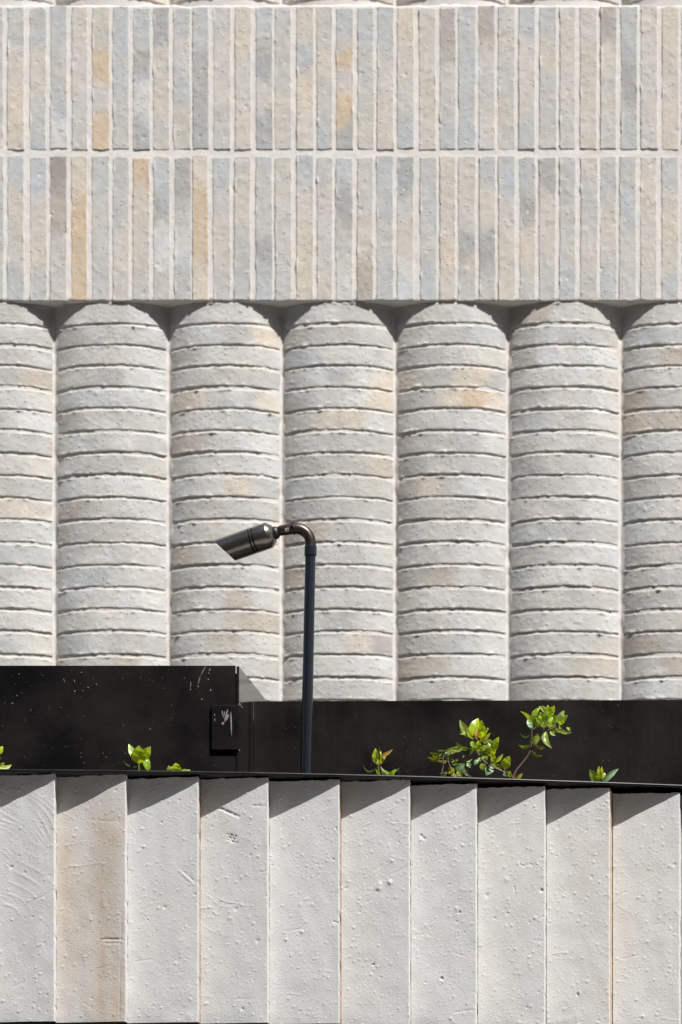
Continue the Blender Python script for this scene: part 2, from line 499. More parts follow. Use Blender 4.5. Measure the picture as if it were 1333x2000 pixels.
# --- scalloped wall: mortar body, then its bricks
def scallop_mortar(z0, z1, name, parent, seed):
    xs = []
    for a, b in zip(SEAMS[:-1], SEAMS[1:]):
        xs += list(a + (b - a) * np.concatenate([[0, .012, .02, .026, .034, .05], np.linspace(.09, .91, 12), [.95, .966, .974, .98, .988]]))
    xs = np.array(xs + [SEAMS[-1]])
    zs = np.arange(z0, z1 + .0035, .007)
    zs = np.linspace(z0, z1, len(zs))
    X, Z = np.meshgrid(xs, zs)
    s = np.array(SEAMS)
    i = np.clip(np.searchsorted(s, X, side='right') - 1, 0, len(s) - 2)
    a = s[i]; b = s[i + 1]
    u = (X - (a + b) / 2) / ((b - a) / 2)
    dist = np.minimum(X - a, b - X)
    H = BULGE * prof(u) * sstep(.0, .006, dist) + .0012 * sstep(.0065, .003, dist) - .0016 * sstep(.004, .008, dist)
    H = H + .0008 * vnoise(X * 60, Z * 90, seed) + .0008 * vnoise(X * 20, Z * 40, seed + 1) + .0007 * vnoise(X * 0, Z * 130, seed + 4) * sstep(.0075, .002, dist)
    Y = Y_SEAM - H
    X = X + .0009 * vnoise(X * 3, Z * 30, seed + 2) + .0005 * vnoise(X * 3, Z * 120, seed + 3)
    t = np.broadcast_to(MORT * 1.06, X.shape + (3,)) * (1 + .06 * fbm(X * 30, Z * 30, seed + 5))[..., None]
    return link(name, sheet_solid(name, np.stack([X, Y, Z], -1), Y_SEAM + .12, t), M_MORTAR, parent)

Z_LINT = zat(588, YF)
scal = scallop_mortar(EYE + .95, Z_LINT + .02, "scalloped_wall", building, 40)
put(scal, (0, YF, EYE + .95))

JOINTS = [637.3, 679, 719, 761, 803, 845.5, 888.7, 932, 975.3, 1018.8, 1063.5, 1107.5, 1151, 1194, 1237, 1282, 1326.5, 1371, 1415]
SPECIAL = {(5, 3): 'oggoog', (5, 4): 'ggoOo', (3, 4): 'oogwgo', (4, 5): 'oowwww'[::-1], (4, 3): 'wWgwo', (4, 4): 'gwWo', (4, 10): 'Nnggw',
           (3, 1): 'wwgo', (4, 11): 'wwgw', (5, 8): 'nogww', (6, 2): 'gWwW', (7, 4): 'ngon', (7, 5): 'onng', (7, 15): 'Nngww',
           (2, 3): 'wgDwW', (3, 13): 'gwnw', (2, 9): 'ngww', (4, 5): 'goow', (1, 9): 'wwoo', (4, 15): 'gwwoN', (3, 8): 'wwog', (5, 16): 'nnww'}
rng = random.Random(11)
for col in range(0, 9):
    for k, jy in enumerate(JOINTS):
        if col in (0, 8) and k > 17: continue
        yc = Y_SEAM - .02
        top = (JOINTS[k - 1] if k else 594) + 3.0 + rng.uniform(-.9, .9)
        if k == 0: top = 590.5
        bot = jy - 1.5 + rng.uniform(-1.0, 1.0)
        zt, zb = zat(top, yc), zat(bot, yc)
        if k == 0: zt = Z_LINT - .0008
        st = SPECIAL.get((col, k)) or ''.join(rng.choice('wwwwgggGWwwBgwwGgn') for _ in range(rng.choice((2, 3, 4))))
        lab = "peach-stained brick" if ('O' in st or st.count('o') > 2) else None
        b = scallop_brick(col, zb, zt, 1000 + col * 40 + k, st, scal, nu=96 if 1 <= col <= 7 else 40)
        if lab: b["label"] = lab

# --- wall above the band, set back the same way: one course shows
upper = scallop_mortar(zat(6, YF) - .02, EYE + 3.6, "upper_wall", building, 60)
put(upper, (0, YF, zat(6, YF)))
for col in range(0, 9):
    scallop_brick(col, zat(1.6 + rng.uniform(-.8, .8), Y_SEAM - .02), zat(-36, Y_SEAM - .02), 5000 + col, rng.choice(['ngo', 'nng', 'Pn', 'gn']), upper)

# --- band of upright bricks: mortar body with a lumpy lower arris
def band_body():
    xs = np.arange(SEAMS[0], SEAMS[-1], .004)
    zt = zat(7.5, YF); zb = Z_LINT
    path = [(YF + .05, zb + .0005), (YF + .038, zb), (YF + .025, zb - .0002), (YF + .012, zb), (YF + .006, zb + .0001), (YF + .0026, zb + .0011), (YF + .0014, zb + .003)]
    for z in np.linspace(zb + .006, zt - .005, 150): path.append((YF + .0011, z))
    path += [(YF + .0014, zt - .002), (YF + .005, zt), (YF + .05, zt)]
    path = np.array(path)
    X = np.broadcast_to(xs[None], (len(path), len(xs))).copy()
    Y = np.broadcast_to(path[:, :1], X.shape).copy(); Z = np.broadcast_to(path[:, 1:], X.shape).copy()
    n = vnoise(X * 40, Z * 60, 71); n2 = vnoise(X * 110, Z * 110, 72)
    Y += .0003 * n + .0003 * n2
    low = (np.arange(len(path)) < 8)[:, None]
    Z += low * (.0012 * vnoise(X * 30, Y * 40, 73) + .0008 * vnoise(X * 95, Y * 60, 74))
    hi = (np.arange(len(path)) > len(path) - 4)[:, None]
    Z += hi * (.0020 * vnoise(X * 24, Y * 0 + 5, 75) + .0016 * vnoise(X * 80, Y * 0 + 2, 76))
    t = np.broadcast_to(MORT * 1.12, X.shape + (3,)) * (1 + .05 * fbm(X * 25, Z * 25, 77))[..., None]
    me = sheet_solid("upright_brick_band", np.stack([X, Y, Z], -1), YF + .06, t)
    return link("upright_brick_band", me, M_MORTAR, building)
band = band_body()
put(band, (0, YF, Z_LINT))

def upright_brick(x0, x1, zb, zt, seed, stops, parent, proud):
    rs = np.random.RandomState(seed % 99991)
    e = np.array([0, .0005, .0012, .0022])
    uu = np.concatenate([x0 + e, np.linspace(x0 + .004, x1 - .004, 11), x1 - e[::-1]])
    vv = np.concatenate([zb + e, np.linspace(zb + .004, zt - .004, 92), zt - e[::-1]])
    X, Z = np.meshgrid(uu, vv)
    w = x1 - x0; h = zt - zb
    fl = sstep(.5, 0, (X - x0) / w); fr = sstep(.5, 1, (X - x0) / w)
    wl_ = .0007 * vnoise(Z * 9, Z * 0 + 2, seed) + .0005 * vnoise(Z * 60, Z * 0, seed + 1) + .0004 * vnoise(Z * 200, Z * 0, seed + 9)
    wr_ = .0007 * vnoise(Z * 9, Z * 0 + 5, seed + 2) + .0005 * vnoise(Z * 60, Z * 0, seed + 3) + .0004 * vnoise(Z * 200, Z * 0, seed + 10)
    fb = sstep(.05, 0, (Z - zb) / h); ft = sstep(.95, 1, (Z - zb) / h)
    cor = (np.abs((X - x0) / w - .5) * 2) ** 3
    Xd = X + fl * wl_ + fr * wr_
    Zd = Z + fb * (.0010 * vnoise(X * 90, X * 0, seed + 4) + .001 * cor * rs.rand()) + ft * (.0013 * vnoise(X * 90, X * 0, seed + 5) - .004 * cor * rs.rand() ** 2 + .001 * rs.randn())
    H = .0005 * vnoise(X * 26, Z * 16, seed + 6) + .0003 * vnoise(X * 130, Z * 100, seed + 7)
    pimples(X, Z, H, rs, 75, .001, .0026, .0003, .0010)
    M = np.zeros_like(X)
    for _ in range(rs.randint(3, 8)):
        side = rs.rand() < .5; cx = x1 - .0008 if side else x0 + .0008; cz = rs.uniform(zb, zt)
        g = np.exp(-(((X - cx) / rs.uniform(.001, .0026)) ** 2 + ((Z - cz) / rs.uniform(.002, .012)) ** 2))
        H += rs.uniform(.0006, .0018) * g; M = np.maximum(M, g)
    for _ in range(rs.randint(0, 3)):                       # pits
        cx = rs.uniform(x0, x1); cz = rs.uniform(zb, zt); r = rs.uniform(.0012, .0022)
        H -= .003 * np.exp(-(((X - cx) / r) ** 2 + ((Z - cz) / r) ** 2))
    tx = rs.uniform(-.0006, .0006); tz = rs.uniform(-.0008, .0008)
    H += tx * ((X - x0) / w - .5) + tz * ((Z - zb) / h - .5)
    back = edge_round(np.minimum(np.minimum(X - x0, x1 - X), np.minimum(Z - zb, zt - Z)), .0013)
    Y = YF - proud - H + back
    wob = .07 * vnoise(X * 40, Z * 12, seed + 14) + .04 * vnoise(X * 90, Z * 60, seed + 15) + .025 * vnoise(X * 240, Z * 190, seed + 19)
    t = stops_colour(stops, np.clip(1 - (Z - zb) / h + wob, 0, 1))
    blot = fbm(X * 32, Z * 16, seed + 16)[..., None]
    t = t * (1 + .05 * blot) * (1 + np.array([.02, 0, -.05]) * fbm(X * 26, Z * 20, seed + 18)[..., None])
    ed = np.minimum(X - x0, x1 - X)
    sm = np.clip(sstep(.0022, 0, ed + .0018 * vnoise(X * 20, Z * 55, seed + 17)) * .55 + M * .8, 0, 1)[..., None]
    t = t * (1 - sm) + MORT * sm
    o = link("brick", sheet_solid("brick", np.stack([Xd, Y, Zd], -1), YF + .022, t), M_BRICK, parent)
    return put(o, ((x0 + x1) / 2, YF, (zb + zt) / 2))

EDGES = [-186, -146, -106, -65, -25, 15, 59, 99, 140, 180, 220, 260, 299, 340, 376, 416, 459, 499, 538, 580, 619, 656, 699, 737, 777, 820, 859, 897, 936, 973,
         1014, 1054, 1095, 1134, 1173, 1212, 1252, 1293, 1334, 1374, 1414, 1455, 1495]
ROW1 = ['G', 'Y', 'B', 'P', 'G', 'BPoo', 'BYB', 'BGBW', 'PPG', 'GOPO', 'BBG', 'BDWD', 'DYYG', 'BPBG', 'BDDD', 'GPPG', 'YYY', 'BDYD', 'GGG', 'YBoY', 'GYGB', 'BOPOD',
        'BGG', 'BYY', 'oPGB', 'YYY', 'NGB', 'BBB', 'NPGP', 'GGG', 'BPYB', 'BYBG', 'YPG', 'PYY', 'NYGG', 'BDB', 'PYP', 'oPo', 'P', 'G', 'B', 'Y', 'P']
ROW2 = ['B', 'G', 'P', 'Y', 'B', 'BYGB', 'BYYB', 'KNGG', 'oOOO', 'BGGG', 'BBYY', 'OYYG', 'BDWG', 'DBWB', 'oOOo', 'BPPG', 'GYBB', 'BGGDB', 'GYGB', 'BPoo', 'GPYY', 'BDGW',
        'GGYN', 'BBGB', 'DGPW', 'BBGB', 'YYoY', 'YYDG', 'BYDG', 'BPYo', 'BDoG', 'DPPG', 'BGGB', 'YBPG', 'BYPB', 'BBGG', 'PPYG', 'BYoB', 'P', 'B', 'G', 'Y', 'P']
WID = [32.5, 33, 32, 34, 31, 33]
for i, px in enumerate(EDGES):
    w = WID[(i * 5) % 6]
    if px == 580: w = 34
    x0, x1 = xat(px, YF), xat(px + w, YF)
    for row, (tp, bt) in enumerate(((12, 291.2), (304.2, 586.6))):
        st = (ROW1, ROW2)[row][i]
        sk = xat(666.5 + rng.uniform(-1.2, 1.2), YF)
        dz = rng.uniform(-1.3, 1.3)
        b = upright_brick(x0 + sk, x1 + sk, zat(bt + (dz if row == 0 else dz * .6), YF), zat(tp + rng.uniform(-1.5, 2.2), YF), 7000 + i * 2 + row, st, band, rng.uniform(-.0003, .0007))
        if 'O' in st: b["label"] = "orange-stained upright brick"

# lower and side wall of the building down to the pavement
lw = link("lower_wall", bm_mesh("lower_wall", box_bm((SEAMS[0], Y_SEAM + .004, 0), (SEAMS[-1], Y_SEAM + .12, EYE + .949))), M_PAVE, building)
put(lw, (0, YF, 0))

# ------------------------------------------------------------------ front parapet of folded clay panels
def path_y(px):
    t = px / 667.0
    return 4.0 + .013 * t + .025 * t * t

H_COP = (2500 - 1502) * 4.0 / F
Z_COP = EYE + H_COP
BOUNDS = [-166, -27, 110.5, 249.5, 391.5, 526.5, 666.5, 803, 934, 1068, 1197.5, 1332, 1466]
DROP = [0, 0, .000, .002, .001, .0025, .000, .003, .004, .0028, .0065, .004, .003]
GAP_PX = [3.5, 3.5, 3.2, 3.6, 2.4, 3.2, 2.2, 2.4, 2.4, 5.5, 2.8, 3.0, 3.0]
Z_BOT = EYE + (2500 - 1996.5) * 4.02 / F

parapet = thing("panel_parapet", "low parapet of overlapping pale clay panels stepped like louvres under a thin black coping", "wall", (0, 4.0, Z_BOT))

def panel_features(i, S, Zr, H, T, w, h):
    """hand-made marks; S from the left edge and Zr from the top, in metres"""
    px = .0008
    def line(x0, y0, x1, y1, wd, dep):
        a = np.array([x0, y0]) * px; b = np.array([x1, y1]) * px
        d = b - a; l2 = (d ** 2).sum()
        t = np.clip(((S - a[0]) * d[0] + (Zr - a[1]) * d[1]) / l2, 0, 1)
        dd = np.hypot(S - a[0] - t * d[0], Zr - a[1] - t * d[1]) * (1 + .35 * vnoise(S * 700, Zr * 700, 31))
        dep = dep * (.55 + .35 * vnoise(t * 9, t * 0 + x0, 33))
        H[...] += dep * np.exp(-(dd / (wd * px)) ** 2)
    def ring(cx, cy, r, wd, dep):
        dd = np.abs(np.hypot(S - cx * px, Zr - cy * px) - r * px)
        H[...] += .5 * dep * (1 + .7 * vnoise(S * 300, Zr * 300, 35)) * np.exp(-(dd / (wd * px)) ** 2)
    def blob(cx, cy, r, dep):
        H[...] += dep * np.exp(-(((S - cx * px) / (r * px)) ** 2 + ((Zr - cy * px) / (r * px)) ** 2))
    if i == 1:          # arcs left by a brush
        for k, r in enumerate(range(60, 200, 11)):
            cx, cy = -8, 190
            ang = np.arctan2(-(Zr - cy * px), S - cx * px)
            rr = np.hypot(S - cx * px, (Zr - cy * px)) / px
            wgt = sstep(.35, .6, ang) * sstep(1.45, 1.1, ang)
            H[...] += .0005 * (.6 + .8 * vnoise(S * 30, Zr * 30, 41)) * wgt * np.exp(-((rr - r - 4 * np.sin(ang * 5 + k)) / 2.2) ** 2)
            cx2, cy2 = 10, 300
            ang2 = np.arctan2(-(Zr - cy2 * px), S - cx2 * px); rr2 = np.hypot(S - cx2 * px, Zr - cy2 * px) / px
            if k % 2 == 0:
                H[...] += .00055 * (.6 + .8 * vnoise(S * 30, Zr * 30, 42)) * sstep(.2, .5, ang2) * sstep(1.3, .9, ang2) * np.exp(-((rr2 - r - 6 * np.sin(ang2 * 4)) / 2.6) ** 2)
        blob(52, 180, 3, -.0015)
    if i == 2:
        line(92, 322, 133, 323, 1.6, -.002); line(98, 330, 130, 331, 1.3, -.0014); line(133, 270, 128, 480, 1.1, -.0011)
        line(20, 135, 62, 128, 1.2, .0005); line(10, 180, 90, 172, 1.2, .0005); line(90, 90, 128, 92, 1.5, -.0008)
        sx = S / w
        st = np.exp(-((sx - .72 - .05 * vnoise(Zr * 9, Zr * 0, 5)) / .22) ** 2) * sstep(.05, .28, Zr / h) * (.6 + .55 * fbm(S * 70, Zr * 12, 8))
        st += .4 * np.exp(-((sx - .13) / .15) ** 2) * sstep(.1, .35, Zr / h) * sstep(.95, .6, Zr / h)
        st += .34 + .2 * fbm(S * 30, Zr * 10, 9) + .12 * fbm(S * 140, Zr * 60, 10)
        tan = lin((190, 175, 158)) / lin((205, 203, 199))
        st = np.clip(st, 0, 1)[..., None]
        T[...] *= (1 - st) + tan * st
        ru = np.exp(-((sx - .66 - .02 * vnoise(Zr * 40, Zr * 0, 6)) / .018) ** 2) * sstep(.28, .4, Zr / h) * sstep(.95, .8, Zr / h) * np.clip(fbm(S * 90, Zr * 60, 3) * 1.6 + .2, 0, 1)
        T[...] *= 1 - ru[..., None] * np.array([.14, .28, .4])
    if i == 3:
        line(105, 185, 134, 212, 1.7, .0011); line(110, 183, 134, 204, 1.2, -.001); line(120, 55, 138, 62, 1.2, .0006); blob(75, 255, 3, -.0014)
        line(30, 380, 110, 372, 1.0, .0003); line(70, 310, 78, 292, 1.2, .0005); blob(125, 470, 7, .0008)
    if i == 4:
        line(40, 58, 78, 76, 2.1, -.0032); line(0, 52, 40, 57, 1.2, -.001); line(106, 55, 132, 57, 1.4, -.0014)
        line(10, 225, 36, 250, 1.2, .0006); line(40, 240, 95, 253, 1.2, .0007); line(0, 255, 22, 254, 2.2, .001); blob(62, 118, 7, -.0012)
        for q in range(14): blob(55 + (q * 37) % 20, 110 + (q * 23) % 18, 1.5, -.0016)
        blob(72, 258, 3.4, -.0012); blob(115, 322, 4, -.0012); blob(85, 456, 3, -.0016)
    if i == 5:
        line(28, 84, 24, 94, 1.3, -.0016); line(128, 280, 139, 284, 1.2, -.002)
        for (a, b) in ((40, 225), (70, 236), (60, 300)): line(a, b, a + 9, b - 3, 1.6, .0009)
        blob(66, 300, 3, .0012)
    if i == 6:
        for (a, b, r) in ((78, 206, 4.6), (75, 214, 5.4), (98, 203, 4.6)): blob(a, b, r, .0017)
        blob(73, 219, 2.4, -.0013); blob(102, 160, 3, .0014); blob(65, 365, 1.8, -.003); line(45, 90, 62, 82, 1.3, .0008)
        line(100, 85, 136, 88, 1.0, .0005); blob(38, 260, 1.8, -.001); blob(60, 385, 2.5, .0012); line(8, 213, 12, 211, 1.3, -.002)
    if i == 7:
        ring(83, 61, 5, 1.2, .0008); ring(87, 157, 6.5, 1.4, .0010); ring(93, 297, 4.5, 1.3, .001); blob(62, 386, 2.2, -.004); ring(62, 388, 6, 1.8, .001)
        line(132, 215, 99, 252, 1.1, .0009); blob(98, 256, 2, -.002); blob(91, 248, 3.4, .0012); line(20, 100, 28, 108, 2.0, -.0022)
        line(105, 310, 86, 355, .9, .0005); line(85, 455, 130, 450, 1.4, -.001); line(105, 95, 128, 80, 1.1, .0006)
    if i == 8:
        blob(18, 216, 4.5, -.0012); line(73, 200, 74, 210, 1.4, -.0022); blob(58, 185, 6, .001)
        for q in range(7): blob(85 + q * 4, 155 + (q * 7) % 5, 1.7, -.0012)
        line(112, 148, 125, 160, 1.4, .001); blob(128, 208, 3, -.003)
    if i == 9:
        line(62, 412, 63, 419, 1.3, -.003); blob(90, 178, 3, -.0012); blob(40, 330, 2.2, .001); line(15, 468, 60, 460, 7, .0006)
    if i == 10:
        blob(124, 145, 3, -.0014); blob(70, 300, 2.6, .001); line(100, 455, 128, 460, 1.2, .0008); blob(25, 200, 2.4, -.0008)

def build_panel(i):
    b0, b1 = BOUNDS[i], BOUNDS[i + 1]
    br = b1 - GAP_PX[i]
    yl, yr = path_y(b0) + .0330 + .0005 * i, path_y(br) + .0064
    pl = np.array((xat(b0, yl), yl)); pr = np.array((xat(br, yr), yr))
    nb = np.array((xat(b1, path_y(b1) + .0335 + .0005 * i), path_y(b1) + .0335 + .0005 * i))
    w = np.hypot(*(pr - pl))
    ztop = Z_COP - .0056 - DROP[i]; h = ztop - Z_BOT
    rs = np.random.RandomState(300 + i)
    st = .0012
    e = np.array([0, .0004, .001])
    ss = np.concatenate([np.linspace(0, w - .002, int(w / st)), w - e[::-1]])
    zz = np.concatenate([Z_BOT + e, np.linspace(Z_BOT + .002, ztop - .002, int(h / st)), ztop - e[::-1]])
    S, Z = np.meshgrid(ss, zz)
    H = .0009 * vnoise(S * 22, Z * 9, 500 + i) + .0004 * vnoise(S * 60, Z * 40, 520 + i)
    pimples(S, Z, H, rs, 650, .0007, .0013, .0002, .0006)
    pimples(S, Z, H, rs, 80, .0012, .0021, .0004, .0010)
    H += .0005 * np.exp(-S / .02) + .0005 * (S / w) ** 3 - .0005
    pimples(S, Z, H, rs, 9, .0009, .0016, -.0016, -.0005)
    for _ in range(5):                                    # faint drag lines
        x0 = rs.uniform(0, w); z0 = rs.uniform(Z_BOT, ztop); a = rs.uniform(-.6, .9); l = rs.uniform(.01, .03)
        d = np.array((math.cos(a), math.sin(a)))
        t = np.clip((S - x0) * d[0] + (Z - z0) * d[1], 0, l)
        H += rs.choice([-.0004, .0004]) * np.exp(-(np.hypot(S - x0 - t * d[0], Z - z0 - t * d[1]) / .0009) ** 2)
    base = lin((205, 205, 204)) * .83
    T = np.broadcast_to(base, S.shape + (3,)).copy() * (1 + .03 * fbm(S * 12, Z * 6, 540 + i))[..., None]
    if i >= 8:
        T *= 1 + np.array([.03, 0, -.035]) * (.6 + .6 * fbm(S * 10, Z * 4, 560 + i))[..., None]
    panel_features(i, S, ztop - Z, H, T, w, h)
    # worn arris at the proud edge
    wear = np.abs(vnoise(Z * 30, Z * 0 + 1, 600 + i)) * .0006 + sstep(.45, .95, vnoise(Z * 110, Z * 0, 620 + i)) * .0007
    S2 = S - sstep(w - .006, w, S) * wear
    Zt = Z + sstep(ztop - .004, ztop, Z) * (.0008 * vnoise(S * 90, S * 0, 640 + i) + .0006 * vnoise(S * 260, S * 0, 641 + i))
    H -= edge_round(w - S, .0014)
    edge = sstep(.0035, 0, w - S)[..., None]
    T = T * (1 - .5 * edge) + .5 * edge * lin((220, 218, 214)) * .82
    d = (pr - pl) / w; n = np.array((d[1], -d[0]))         # towards the street
    P = np.stack([pl[0] + d[0] * S2 + n[0] * H, pl[1] + d[1] * S2 + n[1] * H, Zt], -1)
    # return face: from the proud edge back to where the next panel begins
    R = []
    rz = P[:, -1, :]
    for f in (.06, .3, .6, 1.0):
        q = rz.copy()
        q[:, 0] += (nb[0] - pr[0]) * f + .0003 * vnoise(rz[:, 2] * 200, rz[:, 2] * 0 + f * 9, 660 + i); q[:, 1] += (nb[1] + .004 - pr[1]) * f
        R.append(q)
    P = np.concatenate([P, np.stack(R, 1)], 1)
    ret = lin((206, 184, 162) if i in (3, 5, 9) else (226, 223, 218)) * .86  # pale returns coloured lighter than the face to boost bounced light; others tan
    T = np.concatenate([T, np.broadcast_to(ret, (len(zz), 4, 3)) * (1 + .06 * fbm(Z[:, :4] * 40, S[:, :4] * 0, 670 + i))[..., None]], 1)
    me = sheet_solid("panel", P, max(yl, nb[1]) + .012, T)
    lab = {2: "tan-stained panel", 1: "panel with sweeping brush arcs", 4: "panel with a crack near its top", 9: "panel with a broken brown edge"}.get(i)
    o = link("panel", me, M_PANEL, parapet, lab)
    put(o, (pl[0], pl[1], Z_BOT))
for i in range(12): build_panel(i)

def strip(name, pxs, prof_pts, m, parent, label=None):
    """extrude a cross-section (dy, z) along the parapet's curve"""
    bm = bmesh.new(); rings = []
    for px in pxs:
        y0 = path_y(px)
        t = np.array((xat(px + 1, path_y(px + 1)) - xat(px - 1, path_y(px - 1)), path_y(px + 1) - path_y(px - 1))); t /= np.hypot(*t)
        nrm = np.array((-t[1], t[0]))
        rings.append([bm.verts.new((xat(px, y0) + nrm[0] * dy, y0 + nrm[1] * dy, z)) for dy, z in prof_pts])
    k = len(prof_pts)
    for a, b in zip(rings[:-1], rings[1:]):
        for j in range(k):
            bm.faces.new((a[j], b[j], b[(j + 1) % k], a[(j + 1) % k]))
    bm.faces.new(rings[0]); bm.faces.new(rings[-1][::-1])
    o = link(name, bm_mesh(name, bm), m, parent, label)
    return put(o, (0, 4.0, Z_BOT))

PXS = np.linspace(-166, 1466, 35)
strip("coping", PXS, [(.0016, Z_COP), (.0008, Z_COP - .0003), (.0003, Z_COP - .0009), (0, Z_COP - .0018), (0, Z_COP - .0042), (.0006, Z_COP - .005), (.075, Z_COP - .005), (.075, Z_COP)], M_COPING, parapet)
strip("backing", PXS, [(.058, Z_BOT), (.058, Z_COP - .0052), (.074, Z_COP - .0052), (.074, Z_BOT)], M_CORE, parapet)
strip("bottom_rail", PXS, [(.012, Z_BOT - .0025), (.012, Z_BOT - .035), (.09, Z_BOT - .035), (.09, Z_BOT - .0025)], M_COPING, parapet)
strip("lower_wall", PXS, [(.05, 0.0), (.05, Z_BOT - .036), (.2, Z_BOT - .036), (.2, 0.0)], M_PAVE, parapet)

# soil between the coping and the steel boxes
bm = bmesh.new()
sx = np.linspace(-.72, .72, 60); sy = np.linspace(4.076, 4.62, 24)
grid = [[bm.verts.new((x, y + path_y(x * 1220 + 666.5) - 4.0, Z_COP - .028 + .006 * float(fbm(np.array([x * 30]), np.array([y * 30]), 5)[0]))) for x in sx] for y in sy]
for a, b in zip(grid[:-1], grid[1:]):
    for j in range(len(sx) - 1): bm.faces.new((a[j], a[j + 1], b[j + 1], b[j]))
link("soil", bm_mesh("soil", bm, True), M_SOIL, kind="stuff")

# ------------------------------------------------------------------ black steel boxes
YA = 4.30
ZA = zat(1300, YA)
xl, xr = -.95, xat(460.5, YA)
tall = thing("steel_box", "taller black steel planter box at left with a small square plate at its right corner", "planter", (xl, YA, Z_COP - .05))
fr = link("front_sheet", bm_mesh("front_sheet", box_bm((xl, YA, Z_COP - .05), (xr, YA + .003, ZA), .0006, 1)), M_STEEL, tall)
put(fr, (xl, YA, Z_COP - .05))
# end sheet: folds back from the front corner, oblique to the right
e0 = np.array((xat(462.2, YA), YA + .0006)); e1 = np.array((xat(467.3, YA), YA + .0006))
Yb = YA * 1200.0 / 1130.0 + .03
e2 = np.array((xat(522.5 + 6.2, Yb), Yb))
bm = bmesh.new()
off = np.array((e0[0] - e1[0], 0))
ring = [e0, e1, e2, e2 + off]
lo = [bm.verts.new((p[0], p[1], Z_COP - .05)) for p in ring]; hi_ = [bm.verts.new((p[0], p[1], ZA - .0012)) for p in ring]
for k in range(4): bm.faces.new((lo[k], lo[(k + 1) % 4], hi_[(k + 1) % 4], hi_[k]))
bm.faces.new(lo[::-1]); bm.faces.new(hi_)
put(link("end_sheet", bm_mesh("end_sheet", bm), M_ENDPL, tall), (e0[0], YA, Z_COP - .05))
# back and lid so that it is a box from other sides
put(link("back_sheet", bm_mesh("back_sheet", box_bm((xl, Yb - .003, Z_COP - .05), (e2[0] - .006, Yb, ZA - .001))), M_STEEL2, tall), (xl, Yb, Z_COP - .05))
put(link("left_sheet", bm_mesh("left_sheet", box_bm((xl, YA + .0035, Z_COP - .05), (xl + .003, Yb - .0035, ZA - .001))), M_STEEL2, tall), (xl, YA, Z_COP - .05))
bm = bmesh.new()
tp = [bm.verts.new((x, y, ZA - .012)) for x, y in ((xl + .004, YA + .004), (e0[0] - .001, YA + .004), (e2[0] - .007, Yb - .004), (xl + .004, Yb - .004))]
bm.faces.new(tp)
put(link("lid", bm_mesh("lid", bm), M_STEEL2, tall), (xl, YA, ZA))
# joint plate standing proud of the corner
pz1, pz0 = zat(1377.5, YA - .005), zat(1464.5, YA - .005)
pl_ = link("corner_plate", bm_mesh("corner_plate", box_bm((xat(413.5, YA - .005), YA - .0056, pz0), (xat(467.0, YA - .005), YA - .0003, pz1), .0006, 2)), M_STEEL, tall)
put(pl_, (xat(440, YA), YA, pz0))

def splash(name, items, y, parent):
    """dried splashes: thin raised drops and streaks, each a tapered flat lozenge (px coordinates of the surface)"""
    bm = bmesh.new()
    for (x0, y0, x1, y1, w) in items:
        a = at(x0, y0, y); b = at(x1, y1, y)
        d = (b - a); l = max(np.hypot(d[0], d[2]), 1e-5); d /= l
        n = np.array((-d[2], 0, d[0])); ws = w * y / F / 2
        ring = []
        for t, k in ((-.02, .15), (.15, .8), (.4, 1.0), (.7, .75), (.92, .4), (1.02, .12)):
            ring.append((a + d * l * t + n * ws * k, a + d * l * t - n * ws * k))
        for lvl in (0,):
            L_ = [bm.verts.new((p[0], y - .0004, p[2])) for p, _ in ring]; R_ = [bm.verts.new((p[0], y - .0004, p[2])) for _, p in ring]
            C_ = [bm.verts.new(((p[0] + q[0]) / 2, y - .0011, (p[2] + q[2]) / 2)) for p, q in ring]
        for k in range(len(ring) - 1):
            bm.faces.new((L_[k], L_[k + 1], C_[k + 1], C_[k])); bm.faces.new((C_[k], C_[k + 1], R_[k + 1], R_[k]))
    me = bm_mesh(name, bm, True)
    return put(link(name, me, M_CHALK, parent, kind=None), at(items[0][0], items[0][1], y))

splash("bird_splash", [(434, 1388, 435, 1401, 2.0), (439, 1389, 436.5, 1404, 1.8), (445, 1386, 438, 1411, 3.2), (447, 1396, 440, 1410, 4.2), (451, 1391, 452.5, 1438, 3.0),
                       (435.5, 1411, 435.6, 1417, 5.2), (419, 1395, 419.3, 1400, 1.6), (419.5, 1404, 420, 1410, 1.5)], YA - .0056, pl_)
rs = np.random.RandomState(4)
marks = [(402, 1301, 391, 1322, 1.5), (391, 1322, 387, 1338, 1.5), (387, 1340, 387.2, 1343, 2.8), (411, 1306, 408, 1312, 1.6), (408, 1314, 408.2, 1317, 2.2), (407, 1326, 407.2, 1329, 2.0),
         (411, 1346, 412, 1351, 2.4), (394, 1365, 394.3, 1368, 2.2), (145, 1328, 146, 1334, 1.6), (146, 1349, 146.3, 1352, 2.6), (172, 1342, 172.3, 1345, 2.4), (188, 1336, 188.5, 1339, 2.2),
         (159, 1313, 159.2, 1315, 2.6), (24, 1373, 24.3, 1376, 2.8), (33, 1358, 33.5, 1361, 2.0), (124, 1326, 127, 1334, 1.2), (37, 1316, 37.3, 1318, 2.0), (162, 1349, 162.2, 1351, 1.8),
         (373, 1332, 372, 1345, 1.4), (372, 1346, 372.2, 1349, 2.4), (293, 1423, 293.2, 1426, 2.2), (245, 1471, 245.2, 1473, 2.0)]
for _ in range(10):
    x = rs.uniform(5, 455); y = rs.uniform(1306, 1480)
    marks.append((x, y, x + .3, y + rs.uniform(1, 2.2), rs.uniform(1.0, 1.8)))
splash("splash_mark", marks, YA, fr)
splash("scuff", [(468.5, 1374, 466.5, 1379, 2.2), (469, 1378, 476, 1384, 1.6), (467, 1376, 472, 1377, 1.8), (466, 1464, 470, 1468, 1.6)], YA - .0058, pl_)

